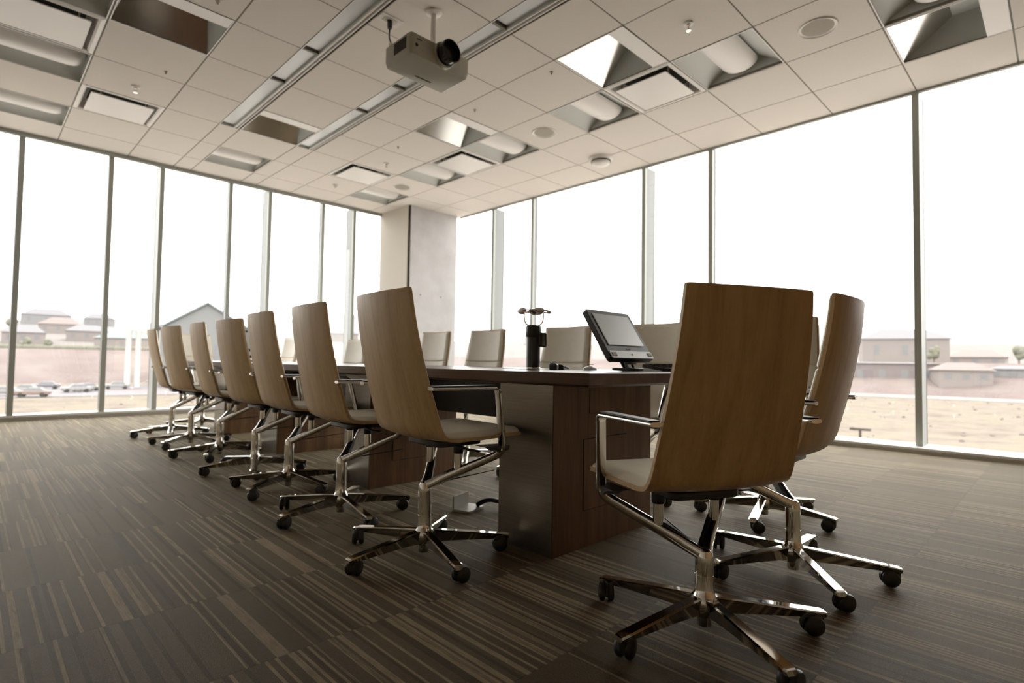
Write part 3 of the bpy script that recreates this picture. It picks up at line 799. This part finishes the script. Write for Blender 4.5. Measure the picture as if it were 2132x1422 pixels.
MB().rbox(.02, -.03, .115, .068, .03, .19, .012, 4, Matrix.Rotation(-.7, 4, 'Z'), .006).obj('lens_housing', 'lens_black', t)
m = MB()
for k in range(2):
    a = -.8+k*PI; c, s_ = math.cos(a), math.sin(a)
    P = fillet([(.022*c, .022*s_, .225), (.044*c, .044*s_, .238), (.05*c, .05*s_, .265), (.05*c, .05*s_, .305)], .02, 5)
    m.sweep(P, (.0045, .0045), (-s_, c, 0), 8)
m.obj('wire_bracket', 'chrome', t)
m = MB(); Mr = Matrix.Translation((0, 0, .302))
m.lathe([(.078, -.003), (.090, -.004), (.092, .0), (.090, .004), (.078, .003), (.078, -.003)], 40, Mr, cap=False); m.obj('mirror_ring', 'chrome', t)
m = MB(); m.lathe([(.004, -.02), (.02, -.012), (.03, .0), (.02, .012), (.004, .016)], 24, Mr)
for k in range(3):
    m.box(0, -.004, -.003, .08, .004, .003, Mr @ Matrix.Rotation(k*2*PI/3, 4, 'Z'))
m.obj('mirror_hub', 'satin_metal', t)
for k in range(5):
    a = k*2*PI/5+.5; m = MB(); m.sweep([(.080*math.cos(a+q), .080*math.sin(a+q), .302) for q in (-.34, -.3, -.15, 0, .15, .3, .34)], [(.004, .004), (.010, .009), (.013, .012), (.014, .0125), (.013, .012), (.010, .009), (.004, .004)], (0, 0, 1), 12, 2)
    m.obj('lens_pod', 'fixture_white', t, 60)
# keyboard
t = thing('keyboard', 'black keyboard lying beside the tilted touch screen', 'keyboard', (-1.00, -5.99, .752), -.12)
m = MB(); m.rbox(-.205, -.065, 0, .205, .065, .016, .01, 4, Matrix.Rotation(math.radians(8), 4, 'X'), .002); m.obj('case', 'black_plastic', t)
m = MB()
for r in range(5):
    for c in range(14):
        m.box(-.195+c*.028, -.055+r*.022, .006+r*.0031, -.195+c*.028+.022, -.055+r*.022+.017, .0145+r*.0031)
m.obj('keys', 'black_metal', t, None)
m = MB(); m.rbox(-.135, -.09, 0, .135, .09, .020, .004, 2); nb = tag(m.obj('paper_stack', 'paper', None, None, (-.87, -5.785, .7415), .02), 'flat white stack of paper behind the black keyboard', 'papers')
t = thing('mouse', 'silver grey computer mouse in front of the touch screen stand', 'mouse', (-1.47, -5.80, .742), .3)
m = MB(); m.sphere((0, 0, .0), .05, 12, .42); m.v = [(a, b, max(c, .0005)) for a, b, c in m.v]; o = m.obj('mouse_body', 'silver_plastic', t); o.scale = (1, .62, 1)
MB().box(-.002, -.012, .0265, .02, .012, .0285).obj('wheel', 'black_plastic', t, None)
t = thing('cable_bundle', 'tangled black cable end with connectors on the table beside the mouse', 'cable', (-1.50, -5.62, .742), .4)
m = MB(); m.rbox(-.05, -.02, 0, -.015, .02, .026, .006, 3, None, .003); m.rbox(.02, -.03, 0, .05, .0, .022, .006, 3, None, .003); m.obj('connector', 'black_plastic', t)
P = fillet([(-.03, 0, .02), (-.01, .03, .035), (.02, .02, .028), (.03, -.02, .02), (.09, -.04, .008), (.16, .0, .006)], .03, 4)
MB().sweep(P, (.005, .005), (0, .3, 1), 8).obj('cord', 'black_plastic', t)
# floor box and cable between the pedestals
t = thing('floor_box', 'small dark floor power box with an open lid under the table', 'floor box', (-1.62, -5.13, 0), .3)
MB().rbox(-.075, -.055, 0, .075, .055, .012, .008, 3).obj('frame', 'curb_metal', t)
MB().box(-.07, .045, .012, .07, .052, .075).obj('lid', 'curb_metal', t, None)
t = thing('floor_cable', 'thick black cable running from the floor box toward the pedestal', 'cable', (-1.56, -5.17, .0))
P = fillet([(-.02, .02, .02), (.04, 0, .045), (.10, -.08, .03), (.14, -.22, .014), (.13, -.33, .014), (.16, -.43, .05)], .08, 5)
MB().sweep(P, (.012, .012), (0, 0, 1), 10).obj('cord', 'black_plastic', t)

# ------------------------------------------------------------------ outdoors
def gz(d, az):
    # ground height at distance d, azimuth az (radians) from the room
    wob = .5+.5*math.sin(az*7+1.3)*math.sin(az*3.1)
    if d < 168: return -6+(1 if d < 88 else 0)*(.25*math.sin(d*.13+az*9)+.15*math.sin(d*.37-az*21))
    if d < 200: return -6+8.2*((d-168)/32)**.8
    if d < 290: return 2.2+.4*wob
    if d < 430: return 2.4+(11+4*wob)*(d-290)/140
    if d < 800: return 13.4+4*wob+ (d-430)/370*(14+8*math.sin(az*5))
    return 27+(d-800)/500*(30+26*math.sin(az*6.3+.6)+18*math.sin(az*17+2))
def terrain(name, d0, d1, nd, mt, zoff=0, a0=-.55, a1=2.75, na=150):
    m = MB(); vs = []; fs = []
    for i in range(nd+1):
        d = d0+(d1-d0)*i/nd
        for j in range(na+1):
            az = a0+(a1-a0)*j/na; vs.append((d*math.cos(az), -4+d*math.sin(az), gz(d, az)+zoff))
    for i in range(nd):
        for j in range(na): a = i*(na+1)+j; fs.append((a, a+1, a+na+2, a+na+1))
    m.add(vs, fs); o = m.obj(name, mt, None, 60); o['kind'] = 'structure'; return o
terrain('bounce_ground', .5, 38, 10, 'bounce_paving', a0=-PI, a1=PI, na=160); terrain('field', 38, 168, 60, 'dry_grass', a0=-PI, a1=PI, na=300); terrain('bank', 168, 200, 12, 'earth_bank'); terrain('plateau', 200, 430, 24, 'upland'); terrain('hills', 430, 1400, 30, 'ridge')  # innermost ring: unseen pale ground added to bounce daylight onto the ceiling
def polar(d, az): return (CAMP.x+d*math.cos(az), CAMP.y+d*math.sin(az))
def ground_z(x, y): return gz(math.hypot(x, y+4), math.atan2(y+4, x))
def road(name, d0, d1, mt, a0, a1, z=.06):
    m = MB(); vs = []; fs = []; na = 90
    for i, d in enumerate((d0, (d0+d1)/2, d1)):
        for j in range(na+1):
            az = a0+(a1-a0)*j/na; vs.append((d*math.cos(az), -4+d*math.sin(az), -6.0+z))
    for i in range(2):
        for j in range(na): a = i*(na+1)+j; fs.append((a, a+1, a+na+2, a+na+1))
    m.add(vs, fs); o = m.obj(name, mt, None, None); o['kind'] = 'structure'
road('parking_lot', 112, 150, 'asphalt', .95, 2.3); road('road', 150, 164, 'pale_road', -.5, .8)
def house(d, az, w_, dp, h, rh, wm, rm, label, rot=0., z=None, gable=False, wins=3, name='house'):
    x, y = polar(d, az); zz = ground_z(x, y)-.4 if z is None else z
    t = thing(name, label, 'building', (x, y, zz), az+PI/2+rot, 'buildings beyond the windows')
    MB().box(-w_/2, -dp/2, -3, w_/2, dp/2, h).obj('wall', wm, t, None)
    m = MB(); o_ = .6
    if gable:     # gable faces the camera
        m.prism([(-w_/2-o_, h-.2), (0, h+rh), (w_/2+o_, h-.2), (w_/2+o_, h+.25), (0, h+rh+.45), (-w_/2-o_, h+.25)], -dp/2-o_, dp/2+o_, Matrix(((1, 0, 0, 0), (0, 0, 1, 0), (0, 1, 0, 0), (0, 0, 0, 1))))
        m.obj('roof', rm, t, None)
        g_ = MB(); g_.prism([(-w_/2, h), (w_/2, h), (0, h+rh)], -dp/2, dp/2, Matrix(((1, 0, 0, 0), (0, 0, 1, 0), (0, 1, 0, 0), (0, 0, 0, 1)))); g_.obj('gable', wm, t, None)
    else:
        m.add([(-w_/2-o_, -dp/2-o_, h), (w_/2+o_, -dp/2-o_, h), (w_/2+o_, dp/2+o_, h), (-w_/2-o_, dp/2+o_, h), (-w_/4, 0, h+rh), (w_/4, 0, h+rh)],
              [(0, 1, 5, 4), (1, 2, 5), (2, 3, 4, 5), (3, 0, 4), (0, 3, 2, 1)]); m.obj('roof', rm, t, None)
    for k in range(wins):
        xx = -w_/2+w_*(k+.5)/wins
        for s in (1, -1):
            m = MB(); m.box(xx-.8, s*(dp/2+.02), h*.35, xx+.8, s*dp/2, h*.75); m.obj('window', 'house_window', t, None)
    return t
# azimuth of a picture column x: YAW - atan((x-1066)/FPX)
def az_of(px): return YAW-math.atan((px-1066)/FPX)
house(150, az_of(430), 18, 14, 13, 6.0, 'pale_hall', 'roof_teal', 'pale teal gabled hall behind the left-row chairs', 0, -6, True, 4, 'gabled_hall')
house(232, az_of(1878), 24, 12, 8.5, 3.6, 'house_wall', 'roof_grey', 'large pale two-storey house on the rise beside the thick right mullion', .15)
house(262, az_of(2035), 16, 12, 3.0, 2.6, 'house_wall', 'roof_brown', 'low pale wing of housing right of the large house', -.1)
house(182, az_of(2000), 11, 7, 3.6, 2.0, 'house_wall', 'roof_brown', 'small pale house with a reddish roof below the rise', .3, -3.2)
house(192, az_of(2110), 10, 7, 4.4, .8, 'house_wall_grey', 'roof_grey', 'grey flat-roofed block at the right edge of the view', 0, -3.5)
house(188, az_of(1835), 26, 6, 7.0, .3, 'house_wall_brown', 'roof_grey', 'long low brown block just left of the thick right mullion', .05, -5.0, False, 5)
for k, (px, d, w_, h, rh, wm, rm, lab) in enumerate([
  (50, 330, 14, 5, 3.5, 'house_wall', 'roof_grey', 'distant grey-roofed house just right of the first left mullion'),
  (128, 400, 18, 5, 4, 'house_wall', 'roof_brown', 'distant brown-roofed house seen through the second left pane'),
  (180, 350, 16, 5, 3.2, 'house_wall', 'roof_grey', 'distant wide grey-roofed house through the second left pane'),
  (205, 620, 20, 7, 5, 'house_wall_grey', 'roof_grey', 'hazy hillside house behind the second left mullion'),
  (95, 560, 30, 8, 5, 'house_wall_grey', 'roof_grey', 'hazy hillside house high in the second left pane'),
  (262, 300, 20, 6, 3, 'house_wall', 'roof_teal', 'distant teal-roofed building through the third left pane'),
  (1130, 420, 26, 6, 4, 'house_wall', 'roof_grey', 'faint distant house seen past the conference camera'),
  (700, 420, 30, 6, 4, 'house_wall', 'roof_grey', 'faint distant house seen left of the concrete column')]):
    house(d, az_of(px), w_, 12, h, rh, wm, rm, lab, random.uniform(-.3, .3))
for px, lab in ((268, 'white column standing left of its twin through the third left pane'), (288, 'white column standing right of its twin through the third left pane')):
    x, y = polar(140, az_of(px)); t = thing('white_column', lab, 'column', (x, y, -5.7), 0, 'white columns outside')
    MB().lathe([(.55, 0), (.5, 11.5), (.7, 11.8), (.7, 12.2)], 16).obj('shaft', 'white_paint', t)
def car(px, d, cm, label, rot):
    x, y = polar(d, az_of(px)); t = thing('car', label, 'car', (x, y, -5.93), rot, 'cars in the parking lot')
    MB().rbox(-2.2, -.9, .35, 2.2, .9, 1.0, .35, 4, None, .12).obj('body', cm, t)
    m = MB(); m.add([(-1.5, -.8, 1.0), (1.1, -.8, 1.0), (1.1, .8, 1.0), (-1.5, .8, 1.0), (-1.0, -.68, 1.5), (.5, -.68, 1.5), (.5, .68, 1.5), (-1.0, .68, 1.5)], [(0,1,5,4),(1,2,6,5),(2,3,7,6),(3,0,4,7),(4,5,6,7)])
    m.obj('cabin', 'house_window', t, None)
    for sx in (-1.4, 1.4):
        for sy in (-.85, .85):
            MB().lathe([(.34, -.1), (.34, .1)], 14, Matrix.Translation((sx, sy, .34)) @ Matrix.Rotation(PI/2, 4, 'X')).obj('wheel', 'black_plastic', t)
for i, (px, d, cm, lab) in enumerate([(8, 122, 'car_white', 'white car cut by the left edge of the view'), (58, 128, 'car_white', 'white car just right of the first mullion outside'), (74, 117, 'car_red', 'reddish car lowest in the second left pane'),
    (163, 128, 'car_white', 'white car left of another white car in the second left pane'), (182, 132, 'car_white', 'white car beside the second left mullion outside'), (246, 138, 'car_white', 'white car in the third left pane'), (100, 142, 'car_dark', 'dark car at the back of the parking lot')]):
    car(px, d, cm, lab, az_of(px)+PI/2+random.uniform(-.5, .5))
def tree(px, d, r, label):
    x, y = polar(d, az_of(px)); t = thing('tree', label, 'tree', (x, y, ground_z(x, y)-.3), 0, 'trees outside the windows')
    MB().lathe([(.25, 0), (.15, r*1.6)], 8).obj('trunk', 'trunk', t)
    m = MB(); rnd = random.Random(int(px))
    for k in range(9):
        m.sphere((rnd.uniform(-.6, .6)*r, rnd.uniform(-.6, .6)*r, r*1.7+rnd.uniform(-.5, .7)*r), r*rnd.uniform(.45, .7), 6, 1.1)
    m.obj('crown', 'foliage', t, 60)
for px, d, r, lab in ((52, 300, 1.8, 'distant dark tree just right of the first left mullion'), (100, 310, 1.4, 'small distant tree in the second left pane'), (22, 400, 2.6, 'hazy tree left of the first mullion'), (1945, 212, 2.0, 'dark shrubby tree just right of the thick right mullion'), (2122, 215, 1.8, 'tree cut by the right edge of the view'), (1760, 205, 1.8, 'small tree left of the thick right mullion')):
    tree(px, d, r, lab)
m = MB(); rnd = random.Random(5)
for k in range(110):
    az = az_of(-60)+(az_of(310)-az_of(-60))*k/110; x, y = polar(210, az); m.sphere((x, y, ground_z(x, y)+.3), rnd.uniform(.9, 1.3), 4, .8)
o = m.obj('hedge', 'foliage', None, 60); tag(o, 'long olive hedge along the top of the reddish bank outside', 'hedge')
x, y = polar(61, az_of(1790)); t = thing('wooden_post', 'small T-shaped wooden post in the dry grass by the right windows', 'post', (x, y, ground_z(x, y)-.1), az_of(1790)+PI/2)
MB().box(-.1, -.1, 0, .1, .1, 1.2).obj('upright', 'wood_post', t, None); MB().box(-.85, -.12, 1.05, .85, .12, 1.25).obj('crossbar', 'wood_post', t, None)
rnd = random.Random(11)
m = MB()
for k in range(260):
    az = rnd.uniform(-.4, .5) if k % 2 else rnd.uniform(.9, 2.2); d = rnd.uniform(45, 145 if k % 2 else 100); x, y = polar(d, az); r = rnd.uniform(.08, .26)
    m.sphere((x, y, ground_z(x, y)+r*.3), r, 4, .7)
o = m.obj('scrub', 'earth_bank', None, 60); tag(o, 'low dry scrub scattered over the field outside', 'scrub', None, 'stuff')
